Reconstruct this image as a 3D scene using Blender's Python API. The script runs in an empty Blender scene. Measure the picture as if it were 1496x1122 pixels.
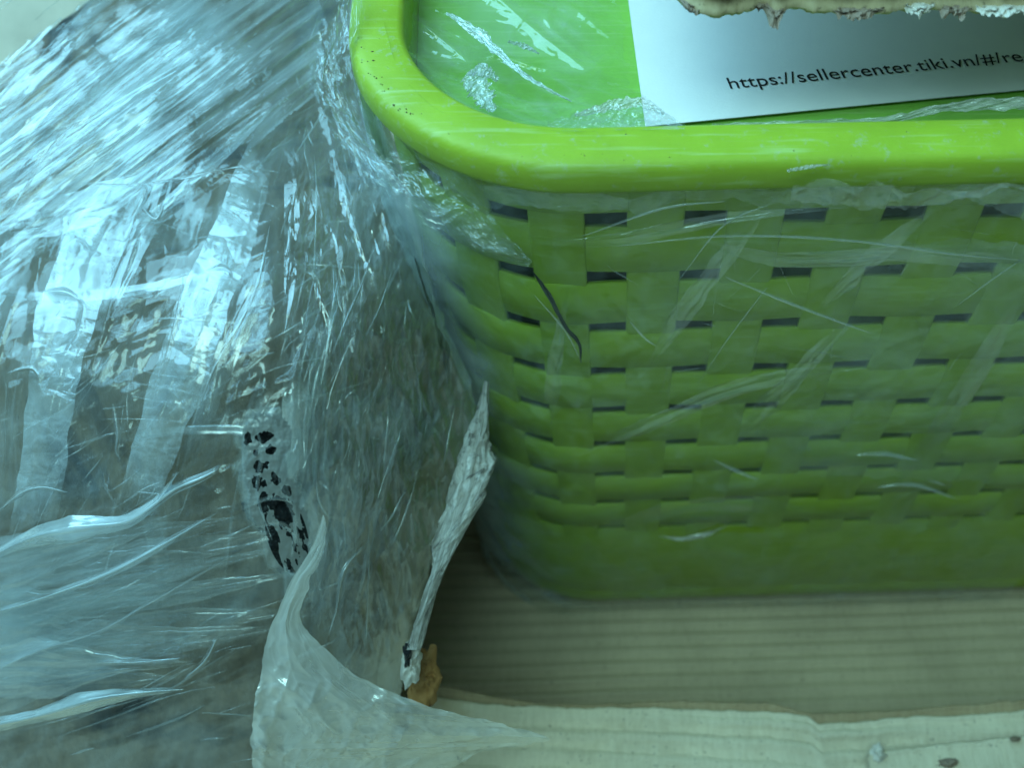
import bpy, math, random
import numpy as np
from mathutils import Vector

# ------------------------------------------------------------------ camera
F = 1500.0                       # focal length in photo pixels (photo 1496 x 1122)
HC = 0.3265                      # camera height above the cardboard (metres)
PITCH = math.radians(54)
sc = bpy.context.scene
col = sc.collection
cam_d = bpy.data.cameras.new('camera'); cam = bpy.data.objects.new('camera', cam_d); col.objects.link(cam)
cam.location = (0, 0, HC); cam.rotation_euler = (math.pi / 2 - PITCH, 0, 0)
cam_d.sensor_width = 36.0; cam_d.lens = 36.0 * F / 1496.0
cam_d.clip_start = 0.01; cam_d.clip_end = 20
cam_d.dof.use_dof = True; cam_d.dof.focus_distance = 0.186; cam_d.dof.aperture_fstop = 17.0
sc.camera = cam

# ------------------------------------------------------------------ world and lamps
w = bpy.data.worlds.new('World'); sc.world = w; w.use_nodes = True
bg = w.node_tree.nodes['Background']
bg.inputs[0].default_value = (0.36, 0.70, 0.68, 1); bg.inputs[1].default_value = 0.17

def area(name, loc, target, sx, sy, power, color):
    l = bpy.data.lights.new(name, 'AREA'); l.shape = 'RECTANGLE'; l.size = sx; l.size_y = sy
    l.energy = power; l.color = color
    o = bpy.data.objects.new(name, l); col.objects.link(o); o.location = loc
    d = Vector(target) - Vector(loc); o.rotation_euler = d.to_track_quat('-Z', 'Y').to_euler()
    return o
area('window_light', (-0.66, 0.50, 0.92), (-0.03, 0.12, 0.18), 0.85, 0.90, 16.0, (0.31, 0.76, 1.0))
area('ceiling_light', (-0.20, -0.14, 1.05), (0.0, 0.10, 0.1), 0.5, 0.5, 6.4, (0.46, 0.90, 0.86))

sc.view_settings.view_transform = 'Standard'; sc.view_settings.look = 'None'
sc.view_settings.exposure = 0.0; sc.view_settings.gamma = 1.0
sc.cycles.transparent_max_bounces = 32; sc.cycles.max_bounces = 6; sc.cycles.diffuse_bounces = 3; sc.cycles.glossy_bounces = 3
sc.cycles.use_adaptive_sampling = True; sc.cycles.adaptive_threshold = 0.03
sc.cycles.transmission_bounces = 8
sc.cycles.sample_clamp_indirect = 4.0

# ------------------------------------------------------------------ helpers
FW = np.array([0, math.cos(PITCH), -math.sin(PITCH)]); UP = np.array([0, math.sin(PITCH), math.cos(PITCH)])
RT = np.array([1.0, 0, 0]); C0 = np.array([0, 0, HC])
rng = np.random.RandomState(7); random.seed(7)

def at(px, py, d):               # the place a photo pixel has at distance d (arrays welcome)
    px, py, d = np.broadcast_arrays(np.asarray(px, float), np.asarray(py, float), np.asarray(d, float))
    a = ((px - 748) / F)[..., None]; b = ((561 - py) / F)[..., None]
    return C0 + d[..., None] * (FW + a * RT + b * UP)

def atz(px, py, z):              # the place a photo pixel has on the level z
    a = (px - 748) / F; b = (561 - py) / F
    v = FW + a * RT + b * UP
    return C0 + v * ((z - HC) / v[2])

def _h(ix, iy, s):
    n = (ix.astype(np.int64) * 374761393 + iy.astype(np.int64) * 668265263 + s * 974634777) & 0x7fffffff
    n = ((n ^ (n >> 13)) * 1274126177) & 0x7fffffff
    n = ((n ^ (n >> 15)) * 2246822519) & 0x7fffffff
    return (n ^ (n >> 16)) % 65536 / 32767.5 - 1
def vn(x, y, s=0):
    x = np.asarray(x, float); y = np.asarray(y, float); x, y = np.broadcast_arrays(x, y)
    ix = np.floor(x); iy = np.floor(y); fx = x - ix; fy = y - iy
    fx = fx * fx * fx * (fx * (6 * fx - 15) + 10); fy = fy * fy * fy * (fy * (6 * fy - 15) + 10)
    a = _h(ix, iy, s); b = _h(ix + 1, iy, s); c = _h(ix, iy + 1, s); d = _h(ix + 1, iy + 1, s)
    return (a * (1 - fx) + b * fx) * (1 - fy) + (c * (1 - fx) + d * fx) * fy
def fbm(x, y, s=0, o=4):
    r = 0; k = 1; n = 0
    for i in range(o):
        r = r + k * vn(np.asarray(x) * 2 ** i + 17.3 * i, np.asarray(y) * 2 ** i - 9.1 * i, s + i); n += k; k *= .5
    return r / n
def ridge(x, y, s=0, o=3, p=2.0):
    r = 0; k = 1; n = 0
    for i in range(o):
        r = r + k * (1 - np.abs(vn(np.asarray(x) * 2 ** i + 5.3 * i, np.asarray(y) * 2 ** i + 3.7 * i, s + i))) ** p; n += k; k *= .5
    return r / n

def smooth(t, a, b): t = np.clip((t - a) / (b - a), 0, 1); return t * t * (3 - 2 * t)
def tag(o, label=None, cat=None, group=None, kind=None):
    if label: o['label'] = label
    if cat: o['category'] = cat
    if group: o['group'] = group
    if kind: o['kind'] = kind
    return o
def thing(name, loc, label, cat, group=None):
    o = bpy.data.objects.new(name, None); o.empty_display_size = .01; o.location = loc; col.objects.link(o)
    return tag(o, label, cat, group)
def link_mesh(name, verts, faces, mat, parent=None, smooth=True, uv=None):
    me = bpy.data.meshes.new(name)
    v = np.asarray(verts, float).reshape(-1, 3)
    me.from_pydata(v.tolist(), [], [tuple(int(i) for i in f) for f in faces])
    if uv is not None:
        l = me.uv_layers.new(name='UVMap'); uv = np.asarray(uv, float).reshape(-1, 2)
        idx = np.zeros(len(me.loops), int); me.loops.foreach_get('vertex_index', idx)
        l.data.foreach_set('uv', uv[idx].ravel())
    me.materials.append(mat); me.update()
    if smooth: me.polygons.foreach_set('use_smooth', [True] * len(me.polygons))
    o = bpy.data.objects.new(name, me); col.objects.link(o)
    if parent is not None:
        o.parent = parent
        o.matrix_parent_inverse = parent_inv(parent)
    return o
def parent_inv(p):
    from mathutils import Matrix
    m = Matrix.Translation(p.location) if p.parent is None else Matrix.Identity(4)
    return m.inverted()
def grid_faces(nr, nc, keep=None, base=0):
    r, c = np.meshgrid(np.arange(nr - 1), np.arange(nc - 1), indexing='ij')
    q = np.stack([r * nc + c, r * nc + c + 1, (r + 1) * nc + c + 1, (r + 1) * nc + c], -1).reshape(-1, 4) + base
    if keep is not None:
        k = (keep[:-1, :-1] & keep[1:, :-1] & keep[:-1, 1:] & keep[1:, 1:]).ravel(); q = q[k]
    return q
def sheet(name, P, mat, parent=None, uv=None, keep=None, smooth=True, clear=None):
    nr, nc = P.shape[:2]
    o = link_mesh(name, P, grid_faces(nr, nc, keep), mat, parent, smooth, uv)
    if clear is not None:        # how much thinner the film gets towards this point (0 = full, 1 = nothing)
        a = o.data.attributes.new('clear', 'FLOAT', 'POINT'); a.data.foreach_set('value', np.clip(clear, 0, 1).ravel().astype(np.float32))
    return o
def crom(t, xs, ys):             # smooth interpolation through points (arrays of t), ys may be (n,k)
    xs = np.asarray(xs, float); ys = np.asarray(ys, float); t = np.clip(np.asarray(t, float), xs[0], xs[-1])
    i = np.clip(np.searchsorted(xs, t, side='right') - 1, 0, len(xs) - 2)
    m = np.gradient(ys, xs, axis=0) if len(xs) > 2 else np.repeat((ys[1:] - ys[:-1]) / (xs[1] - xs[0]), 2, 0)
    h = xs[i + 1] - xs[i]; u = (t - xs[i]) / h
    if ys.ndim > 1: u = u[..., None]; h = h[..., None]
    return ((2*u**3-3*u**2+1) * ys[i] + (u**3-2*u**2+u) * h * m[i] + (-2*u**3+3*u**2) * ys[i+1] + (u**3-u**2) * h * m[i+1])
def poly_at(t, pts):             # t in 0..1 along a polyline of points, smooth
    pts = np.asarray(pts, float); d = np.r_[0, np.cumsum(np.linalg.norm(np.diff(pts, axis=0), axis=1))]
    return crom(np.asarray(t) * d[-1], d, pts)

# ------------------------------------------------------------------ materials
def newmat(name):
    m = bpy.data.materials.new(name); m.use_nodes = True
    nt = m.node_tree; nt.nodes.clear(); out = nt.nodes.new('ShaderNodeOutputMaterial')
    return m, nt, out
class N:
    def __init__(s, nt): s.nt = nt
    def __call__(s, typ, ins=None, **kw):
        n = s.nt.nodes.new('ShaderNode' + typ)
        for k, v in kw.items(): setattr(n, k, v)
        for k, v in (ins or {}).items():
            if hasattr(v, 'is_output'): s.nt.links.new(v, n.inputs[k])
            else: n.inputs[k].default_value = v
        return n
    def math(s, op, a, b=0.0, clamp=False):
        n = s.nt.nodes.new('ShaderNodeMath'); n.operation = op; n.use_clamp = clamp
        for i, v in enumerate((a, b)):
            if hasattr(v, 'is_output'): s.nt.links.new(v, n.inputs[i])
            else: n.inputs[i].default_value = v
        return n.outputs[0]
    def ramp(s, fac, stops):
        n = s.nt.nodes.new('ShaderNodeValToRGB'); e = n.color_ramp.elements
        while len(e) < len(stops): e.new(.5)
        for el, (p, c) in zip(e, stops):
            el.position = p; el.color = c if len(c) == 4 else (*c, 1)
        s.nt.links.new(fac, n.inputs[0]); return n.outputs[0]
    def rampv(s, fac, a, b, va=0.0, vb=1.0):
        n = s.nt.nodes.new('ShaderNodeMapRange'); n.clamp = True
        s.nt.links.new(fac, n.inputs[0])
        for i, v in enumerate((a, b, va, vb)): n.inputs[i + 1].default_value = v
        return n.outputs[0]
    def mixc(s, fac, a, b, mode='MIX'):
        n = s.nt.nodes.new('ShaderNodeMix'); n.data_type = 'RGBA'; n.blend_type = mode
        for i, v in ((0, fac), (6, a), (7, b)):
            if hasattr(v, 'is_output'): s.nt.links.new(v, n.inputs[i])
            else: n.inputs[i].default_value = v if not isinstance(v, tuple) or len(v) == 4 else (*v, 1)
        return n.outputs[2]

def film_mat(name, lo, hi, su, sv, rough=0.12, gloss=1.0, bump=0.0006, tint=(.66, .79, .87), streak=(.45, .8), facet=.55, fbump=.9, crumple=False):
    """stretch film: clear where taut, whiter and glossier along its wrinkles. UV in metres: u across, v along the wrinkles"""
    m, nt, out = newmat(name); n = N(nt)
    uv = n('TexCoord').outputs['UV']
    mp = n('Mapping', {'Vector': uv, 'Scale': (su, sv, 1)})
    a = n('TexNoise', {'Vector': mp.outputs[0], 'Scale': 1.0, 'Detail': 2.0, 'Roughness': 0.6, 'Distortion': 0.5})
    mp2 = n('Mapping', {'Vector': uv, 'Scale': (su * 2.3, sv * 1.6, 1), 'Rotation': (0, 0, .35)})
    wv = n('MixRGB', {0: .9, 1: mp2.outputs[0], 2: a.outputs['Color']}, blend_type='ADD')
    if crumple: b = n('TexVoronoi', {'Vector': wv.outputs[0], 'Scale': facet}, feature='DISTANCE_TO_EDGE')
    else: b = n('TexNoise', {'Vector': mp2.outputs[0], 'Scale': 1.0, 'Detail': 1.0, 'Distortion': .6})
    ra = n.math('ABSOLUTE', n.math('SUBTRACT', a.outputs[0], .5))
    ra = n.rampv(ra, 0.0, 0.10, 1.0, 0.0)            # thin crease lines
    rb = n.rampv(b.outputs[0] if crumple else n.math('ABSOLUTE', n.math('SUBTRACT', b.outputs[0], .5)), 0.0, 0.07 if crumple else .045, 1.0, 0.0)
    big = n('TexNoise', {'Vector': uv, 'Scale': 45.0, 'Detail': 1.0, 'Roughness': .55})
    bigv = n.rampv(big.outputs[0], streak[0], streak[1])
    cre = n.math('ADD', n.math('MULTIPLY', n.math('POWER', ra, 2.0), .55), n.math('MULTIPLY', n.math('POWER', rb, 2.0), .35))
    op = n.math('ADD', n.math('MULTIPLY', cre, .5), n.math('MULTIPLY', bigv, .6), True)
    op = n.rampv(op, 0, 1, lo, hi)
    thin = n.math('SUBTRACT', 1.0, n('Attribute', attribute_name='clear').outputs['Fac'], True)
    op = n.math('MULTIPLY', op, thin)
    hgt = n.math('ADD', a.outputs[0], n.math('MULTIPLY', b.outputs[0], fbump if crumple else .4))
    bp = n('Bump', {'Height': hgt, 'Strength': 1.0, 'Distance': bump})
    tr = n('BsdfTransparent', {'Color': (.97, .985, .985, 1)})
    df = n('BsdfDiffuse', {'Color': (*tint, 1), 'Normal': bp.outputs[0]})
    s1 = n('MixShader', {0: op, 1: tr.outputs[0], 2: df.outputs[0]})
    gl = n('BsdfGlossy', {'Color': (1, 1, 1, 1), 'Roughness': rough, 'Normal': bp.outputs[0]})
    fc = n('LayerWeight', {'Blend': .5}).outputs['Facing']
    fr = n.math('ADD', n.math('MULTIPLY', n.math('POWER', fc, 4.0), .4), .05)
    fg = n.math('MULTIPLY', fr, n.math('ADD', n.math('MULTIPLY', op, 2.0), gloss), True)
    fg = n.math('MULTIPLY', fg, thin)
    s2 = n('MixShader', {0: fg, 1: s1.outputs[0], 2: gl.outputs[0]})
    nt.links.new(s2.outputs[0], out.inputs[0])
    return m

def plastic_mat(name, color, dusty=0.25, worn=0.16):
    m, nt, out = newmat(name); n = N(nt)
    co = n('TexCoord').outputs['Object']
    a = n('TexNoise', {'Vector': co, 'Scale': 90.0, 'Detail': 5.0, 'Roughness': .6})
    mp = n('Mapping', {'Vector': co, 'Scale': (60, 900, 500)})
    sc_ = n('TexNoise', {'Vector': mp.outputs[0], 'Scale': 1.0, 'Detail': 4.0})
    c1 = n.mixc(n.rampv(a.outputs[0], .3, .75), color, tuple(x * .82 for x in color))
    dn = n('TexNoise', {'Vector': co, 'Scale': 420.0, 'Detail': 4.0, 'Roughness': .75})
    dust = n.math('MULTIPLY', n.rampv(dn.outputs[0], .58, .75), dusty)
    c2 = n.mixc(dust, c1, (.42, .5, .36))
    scr = n.math('MULTIPLY', n.rampv(sc_.outputs[0], .56, .72), worn)
    c3 = n.mixc(scr, c2, (.62, .80, .45))
    h = n.math('ADD', n.math('MULTIPLY', sc_.outputs[0], .7), n.math('MULTIPLY', dn.outputs[0], .5))
    bp = n('Bump', {'Height': h, 'Strength': .5, 'Distance': .00025})
    p = n('BsdfPrincipled', {'Base Color': c3, 'Roughness': .42, 'Normal': bp.outputs[0], 'Subsurface Weight': .05,
                             'Subsurface Radius': (.002, .004, .001), 'Subsurface Scale': .4})
    nt.links.new(n.rampv(dn.outputs[0], .3, .7, .45, .62), p.inputs['Roughness'])
    nt.links.new(p.outputs[0], out.inputs[0]); return m

def card_mat(name, c1, c2, fibre=(700, 120, 300), stain=None, scale=1.0, rough=.85):
    m, nt, out = newmat(name); n = N(nt)
    co = n('TexCoord').outputs['Object']
    mp = n('Mapping', {'Vector': co, 'Scale': fibre})
    f = n('TexNoise', {'Vector': mp.outputs[0], 'Scale': 1.0, 'Detail': 5.0, 'Roughness': .65})
    b = n('TexNoise', {'Vector': co, 'Scale': 40.0 * scale, 'Detail': 4.0})
    sp = n('TexNoise', {'Vector': co, 'Scale': 900.0, 'Detail': 2.0})
    c = n.mixc(n.rampv(f.outputs[0], .3, .7), c1, c2)
    c = n.mixc(n.math('MULTIPLY', n.rampv(b.outputs[0], .4, .7), .4), c, tuple(x * .68 for x in c1))
    c = n.mixc(n.math('MULTIPLY', n.rampv(sp.outputs[0], .66, .72), .5), c, (.08, .06, .05))
    if stain:
        s = n('TexNoise', {'Vector': co, 'Scale': 24.0, 'Detail': 5.0, 'Roughness': .6, 'Distortion': .6})
        c = n.mixc(n.rampv(s.outputs[0], stain[0], stain[0] + .1), c, stain[1])
    bp = n('Bump', {'Height': f.outputs[0], 'Strength': .6, 'Distance': .0004})
    p = n('BsdfPrincipled', {'Base Color': c, 'Roughness': rough, 'Normal': bp.outputs[0], 'Specular IOR Level': .25})
    nt.links.new(p.outputs[0], out.inputs[0]); return m

GREEN = (.36, .52, .035)
M_green = plastic_mat('green_plastic', GREEN, .7, .3)
M_panel = plastic_mat('green_panel', (.25, .52, .08), .12)
M_weave = plastic_mat('green_weave', (.345, .46, .03), .12)
M_floor = card_mat('floor_cardboard', (.47, .38, .26), (.54, .44, .31))
M_flap = card_mat('flap_cardboard', (.60, .51, .38), (.72, .63, .49), fibre=(900, 160, 400), stain=(.60, (.44, .33, .20)))
M_over = card_mat('overhead_cardboard', (.44, .35, .21), (.54, .44, .28))
M_ply = card_mat('inner_ply', (.34, .24, .14), (.44, .33, .21), fibre=(900, 60, 200))
M_back = card_mat('back_cardboard', (.60, .52, .42), (.66, .58, .47))
M_scrap = card_mat('brown_scrap', (.30, .15, .05), (.36, .19, .07))
M_pulp = card_mat('paper_pulp', (.66, .60, .54), (.74, .70, .64), fibre=(1500, 900, 1500))
M_pulpdark = card_mat('dark_pulp', (.26, .19, .15), (.36, .28, .22), fibre=(1500, 900, 1500))
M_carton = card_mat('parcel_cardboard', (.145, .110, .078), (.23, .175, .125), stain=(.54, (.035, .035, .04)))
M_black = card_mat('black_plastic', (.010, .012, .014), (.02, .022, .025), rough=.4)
M_dirt = card_mat('brown_grime', (.10, .075, .045), (.16, .12, .07))
M_strand = card_mat('dark_strand', (.09, .115, .105), (.13, .15, .14), rough=.5)
M_ink = card_mat('print_ink', (.012, .012, .018), (.018, .018, .024), rough=.6)

def paper_mat():
    m, nt, out = newmat('white_paper'); n = N(nt)
    co = n('TexCoord').outputs['Object']
    a = n('TexNoise', {'Vector': co, 'Scale': 60.0, 'Detail': 4.0}); f = n('TexNoise', {'Vector': co, 'Scale': 1600.0, 'Detail': 2.0})
    c = n.mixc(n.rampv(a.outputs[0], .3, .7), (.80, .79, .80), (.74, .735, .75))
    bp = n('Bump', {'Height': f.outputs[0], 'Strength': .3, 'Distance': .0001})
    p = n('BsdfPrincipled', {'Base Color': c, 'Roughness': .6, 'Normal': bp.outputs[0]})
    nt.links.new(p.outputs[0], out.inputs[0]); return m
M_paper = paper_mat()

FILM_base = film_mat('film_base', .0, .20, 110, 30, rough=.13, gloss=1.0, bump=.0005, streak=(.5, .74))
FILM_soft = film_mat('film_soft', .05, .28, 55, 7, rough=.16, gloss=1.0, bump=.0003)
FILM_glint = film_mat('film_painted_glint', .40, .85, 300, 60, rough=.16, gloss=2.5, bump=.0003)  # opaque white stands in for the film's bright highlights
FILM_streak = film_mat('film_streak', .0, .54, 300, 11, rough=.16, gloss=1.1, bump=.0006, streak=(.42, .72))
FILM_strip = film_mat('film_strip', .01, .28, 240, 18, rough=.13, gloss=1.4, bump=.0004)
FILM_strip2 = film_mat('film_strip_milky', .08, .42, 220, 20, rough=.15, gloss=1.6, bump=.0004, crumple=True)
FILM_bright = film_mat('film_band', .10, .52, 90, 210, rough=.17, gloss=1.1, bump=.0006, streak=(.4, .62), crumple=True)
FILM_fine = film_mat('film_fine', .0, .5, 300, 110, rough=.12, gloss=1.8, bump=.0006, streak=(.55, .8), crumple=True)
FILM_hair = film_mat('film_hair', .04, .34, 900, 120, rough=.2, gloss=1.4, bump=.0003)
FILM_crease = film_mat('film_crease', .15, .6, 900, 120, rough=.14, gloss=2.4, bump=.0003)
FILM_basket = film_mat('film_basket', .02, .19, 60, 26, rough=.16, gloss=.3, bump=.0002, streak=(.35, .78))
FILM_haze = film_mat('film_haze', .50, .80, 110, 9, rough=.22, gloss=.5, bump=.0004, streak=(.3, .7))
FILM_crumple = film_mat('film_crumple', .04, .42, 110, 80, rough=.10, gloss=1.7, bump=.0006, crumple=True)
FILM_panel = film_mat('film_panel', .0, .26, 80, 40, rough=.09, gloss=.9, bump=.0003, streak=(.42, .8), crumple=True)
FILM_flap = film_mat('film_flap', .28, .62, 80, 50, rough=.13, gloss=2.0, bump=.0007, tint=(.84, .86, .84), streak=(.35, .7), crumple=True)
FILM_web = film_mat('film_web', .45, .75, 160, 60, rough=.35, gloss=.3, bump=.0003, tint=(.46, .50, .51))
FILM_milk = film_mat('film_milk', .42, .78, 300, 30, rough=.16, gloss=1.4, bump=.0004, tint=(.80, .82, .80))
def curl_mat():
    m, nt, out = newmat('film_curl'); n = N(nt)
    uv = n('TexCoord').outputs['UV']
    mp = n('Mapping', {'Vector': uv, 'Scale': (1500, 130, 1)})
    a = n('TexNoise', {'Vector': mp.outputs[0], 'Scale': 1.0, 'Detail': 6.0, 'Roughness': .65, 'Distortion': .7})
    d = n('TexNoise', {'Vector': uv, 'Scale': 260.0, 'Detail': 4.0, 'Roughness': .7})
    c = n.mixc(n.rampv(a.outputs[0], .35, .7), (.50, .46, .40), (.86, .86, .84))
    c = n.mixc(n.math('MULTIPLY', n.rampv(d.outputs[0], .54, .63), .8), c, (.10, .085, .08))
    bp = n('Bump', {'Height': a.outputs[0], 'Strength': 1.0, 'Distance': .0016})
    p = n('BsdfPrincipled', {'Base Color': c, 'Roughness': .28, 'Normal': bp.outputs[0]})
    t_ = n('BsdfTransparent'); mx = n('MixShader', {0: n.rampv(a.outputs[0], .35, .7, .6, .95), 1: t_.outputs[0], 2: p.outputs[0]})
    nt.links.new(mx.outputs[0], out.inputs[0]); return m
M_curl = curl_mat()

# ------------------------------------------------------------------ the ground under everything
fl = link_mesh('floor', [(-.9, -.6, -.012), (.9, -.6, -.012), (.9, 1.2, -.012), (-.9, 1.2, -.012)], [(0, 1, 2, 3)], M_back)
tag(fl, kind='structure')

# corrugated sheet the basket stands on
def corrugated(name, x0, x1, y0, y1, pitch, amp, mat, nx, ny, yaw=0.0, thick=.004):
    x = np.linspace(x0, x1, nx); y = np.linspace(y0, y1, ny); X, Y = np.meshgrid(x, y)
    ph = (Y - yaw * X + .0007 * vn(X * 7, Y * 5, 3) + .0003 * vn(X * 25, Y * 20, 8)) / pitch * 2 * math.pi
    env = .65 + .45 * vn(X * 11, Y * 60, 5)
    Z = amp * (np.sin(ph) ) * env + .0009 * fbm(X * 22, Y * 22, 11) - amp - .0026
    P = np.stack([X, Y, Z], -1); B = P.copy(); B[..., 2] = -thick - .0055
    n = nx * ny; f = [tuple(q) for q in grid_faces(ny, nx)] + [tuple(q[::-1]) for q in grid_faces(ny, nx, base=n)]
    per = [c for c in range(nx)] + [r * nx + nx - 1 for r in range(1, ny)] + [(ny - 1) * nx + c for c in range(nx - 2, -1, -1)] + [r * nx for r in range(ny - 2, 0, -1)]
    for a, b in zip(per, per[1:] + per[:1]): f.append((b, a, a + n, b + n))
    return link_mesh(name, np.concatenate([P.reshape(-1, 3), B.reshape(-1, 3)]), f, mat)
cs = corrugated('cardboard_sheet', -.45, .45, -.02, .42, .0047, .00095, M_floor, 200, 760, yaw=.03)
tag(cs, 'flat ribbed brown cardboard sheet that the green basket stands on', 'cardboard')

# ------------------------------------------------------------------ basket
ZR = .2155; XL, XR, YF, YB, R = -.0239, .3127, .128, .350, .035
YAW = math.radians(1.9); PV = np.array([.0158, .128])
Y_IN, X_IN, WTOP = .071, .091, ZR - .0052
basket = thing('basket', (.14, .24, 0), 'bright green woven plastic basket with a thick rolled rim, wrapped in torn clear film', 'basket')
# contour by arc length from the front hole column at x=.01536, going right (+x) round the back
LX = XR - XL - 2 * R; LY = YB - YF - 2 * R
PER = 2 * (LX + LY) + 2 * math.pi * R
NC = 60; PC = PER / NC; S0 = .01536 - (XL + R)
def contour(s):
    """point and outward normal of the top outline at arc length s"""
    s = np.mod(np.asarray(s, float) + S0, PER); q = R * math.pi / 2
    segs = [LX, q, LY, q, LX, q, LY, q]
    P = np.zeros(s.shape + (2,)); Nn = np.zeros(s.shape + (2,)); acc = 0
    cs_ = [(XR - R, YF + R), (XR - R, YB - R), (XL + R, YB - R), (XL + R, YF + R)]
    dirs = [(1, 0), (0, 1), (-1, 0), (0, -1)]; nrm = [(0, -1), (1, 0), (0, 1), (-1, 0)]
    st = [(XL + R, YF), (XR, YF + R), (XR - R, YB), (XL, YB - R)]
    for k, L in enumerate(segs):
        m = (s >= acc - 1e-12) & (s < acc + L + 1e-12); t = s - acc; j = k // 2
        if k % 2 == 0:
            P[m] = np.array(st[j]) + t[m][:, None] * np.array(dirs[j]); Nn[m] = nrm[j]
        else:
            a0 = -math.pi / 2 + j * math.pi / 2; a = a0 + t[m] / R
            nn = np.stack([np.cos(a), np.sin(a)], -1); P[m] = np.array(cs_[j]) + R * nn; Nn[m] = nn
        acc += L
    return P, Nn
def bask(s, off, z):
    """world point of the basket wall: arc length s, distance off outward, height z (tapering inward to the base)"""
    s, off, z = np.broadcast_arrays(np.asarray(s, float), np.asarray(off, float), np.asarray(z, float)); sh = s.shape
    s, off, z = s.ravel(), off.ravel(), z.ravel()
    P, Nn = contour(s); p = P + Nn * off[:, None]
    d = np.clip(WTOP - z, 0, None)
    lx = np.interp(P[:, 0], [.11, XR], [X_IN, -X_IN]); ly = np.interp(P[:, 1], [YF, YB], [Y_IN, -Y_IN])
    x = p[:, 0] + d * lx; y = p[:, 1] + d * ly
    c, sn = math.cos(YAW), math.sin(YAW); x0, y0 = x - PV[0], y - PV[1]
    return np.stack([PV[0] + c * x0 - sn * y0, PV[1] + sn * x0 + c * y0, z], -1).reshape(sh + (3,))

# rim: swept profile
prof = np.array([(-.0062, -.013), (-.0058, -.006), (-.0055, -.0012), (-.0050, -.0004), (-.0042, 0), (-.001, .0001), (.0022, 0), (.0034, -.0003),
                 (.0041, -.0009), (.0045, -.0018), (.0046, -.0030), (.0046, -.0052), (.0042, -.0062), (.0032, -.0066), (.0016, -.0062), (.0004, -.0060)])
ss = np.linspace(0, PER, 361) + PER * .53
O, S = np.meshgrid(prof[:, 0], ss); Z = np.broadcast_to(prof[:, 1], O.shape) + ZR
wob = .00018 * fbm(S * 60, O * 400, 21)
Pr = bask(S, O + wob, Z + wob * .6)
sheet('rim', Pr, M_green, basket)
def grime():
    r = np.random.RandomState(4); V = []; Fc = []; b = 0
    for i in range(70):
        s_ = r.choice([r.normal(-.036, .006), r.normal(-.05, .006), r.normal(-.002, .004), r.uniform(-.06, .13)]); o_ = r.normal(.0026, .0006) if r.rand() < .65 else r.uniform(-.004, .003)
        h_ = float(np.interp(o_, prof[4:10, 0], prof[4:10, 1])); c = bask(s_, o_, ZR + h_); q = r.uniform(.00004, .00018) * (1.6 if i % 9 == 0 else 1)
        v = np.array([(1, 0, 0), (-1, 0, 0), (0, 1, 0), (0, -1, 0), (0, 0, .6), (0, 0, -.6)]) * r.uniform(.5, 1.4, (6, 1)) * q + c
        V.append(v); Fc += [tuple(k + b for k in f_) for f_ in [(0, 2, 4), (2, 1, 4), (1, 3, 4), (3, 0, 4), (2, 0, 5), (1, 2, 5), (3, 1, 5), (0, 3, 5)]]; b += 6
    o = link_mesh('dirt_specks', np.concatenate(V), Fc, M_dirt, basket); o['kind'] = 'stuff'
grime()
# recessed lid panel inside the rim
ringS = np.linspace(0, PER, 181)[:-1] + PER * .53; inn = bask(ringS, -.0062, ZR - .0127)
cen = inn.mean(0); rr = np.linspace(1, 0.02, 14)
Pp = cen + (inn[None] - cen) * rr[:, None, None]; Pp[..., 2] = ZR - .0127 + .0001 * np.sin(rr * 9)[:, None]
Pp = np.concatenate([Pp, Pp[:, :1]], 1)
sheet('lid_panel', Pp, M_panel, basket)
# woven wall: bands run round, ribs run down
RP = .01656; Z0 = .1975
NR = 9
holes_z = [Z0 - RP * .994 * i for i in range(NR)]
hh = .0019                                                     # half height of a hole
hq = [hh * (1 - .05 * i) for i in range(NR)]
edges = [(WTOP + .0006, holes_z[0] + hq[0])] + [(holes_z[i] - hq[i], holes_z[i + 1] + hq[i + 1]) for i in range(NR - 1)] + [(holes_z[-1] - hq[-1], .0140)]
sb = np.linspace(0, PER, NC * 8 + 1) + 30 * PC
AMP = .00026; TH = .0013
for i, (zt, zb) in enumerate(edges):
    amp = AMP * (1.15 - .08 * i) if 0 < i < len(edges) - 1 else AMP * .4
    wave = (1 if i % 2 else -1) * amp * np.sin(math.pi * sb / PC)          # zero at the hole columns
    cz = np.array([0, .04, .5, .96, 1]); bulge = np.array([-.0005, 0, .0003, 0, -.0005])
    rows = [bask(sb, wave + bulge[k], zt + (zb - zt) * cz[k] + 0 * sb) for k in range(5)]
    rows.append(bask(sb, wave - TH, zb + 0 * sb)); rows.append(bask(sb, wave - TH, zt + 0 * sb)); rows.append(rows[0])
    sheet('band', np.array(rows), M_weave, basket)
RW = PC * .575 / 2
zz = np.linspace(WTOP + .0003, holes_z[-1] - .006, 52)
for j in range(NC):
    sj = (j + .5) * PC
    sign = 1 if j % 2 else -1
    ph = math.pi * (zz - Z0) / (RP * .994)
    off = sign * AMP * 1.25 * np.sin(ph) * np.interp(zz, [.06, WTOP], [.5, 1.15])
    off = -off * 1.0
    cs4 = [(-RW, -.0003), (-RW * .9, .0001), (RW * .9, .0001), (RW, -.0003), (RW, -TH), (-RW, -TH), (-RW, -.0003)]
    rows = [bask(sj + ds, off + o2, zz) for ds, o2 in cs4]
    sheet('rib', np.array(rows), M_weave, basket)
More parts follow.
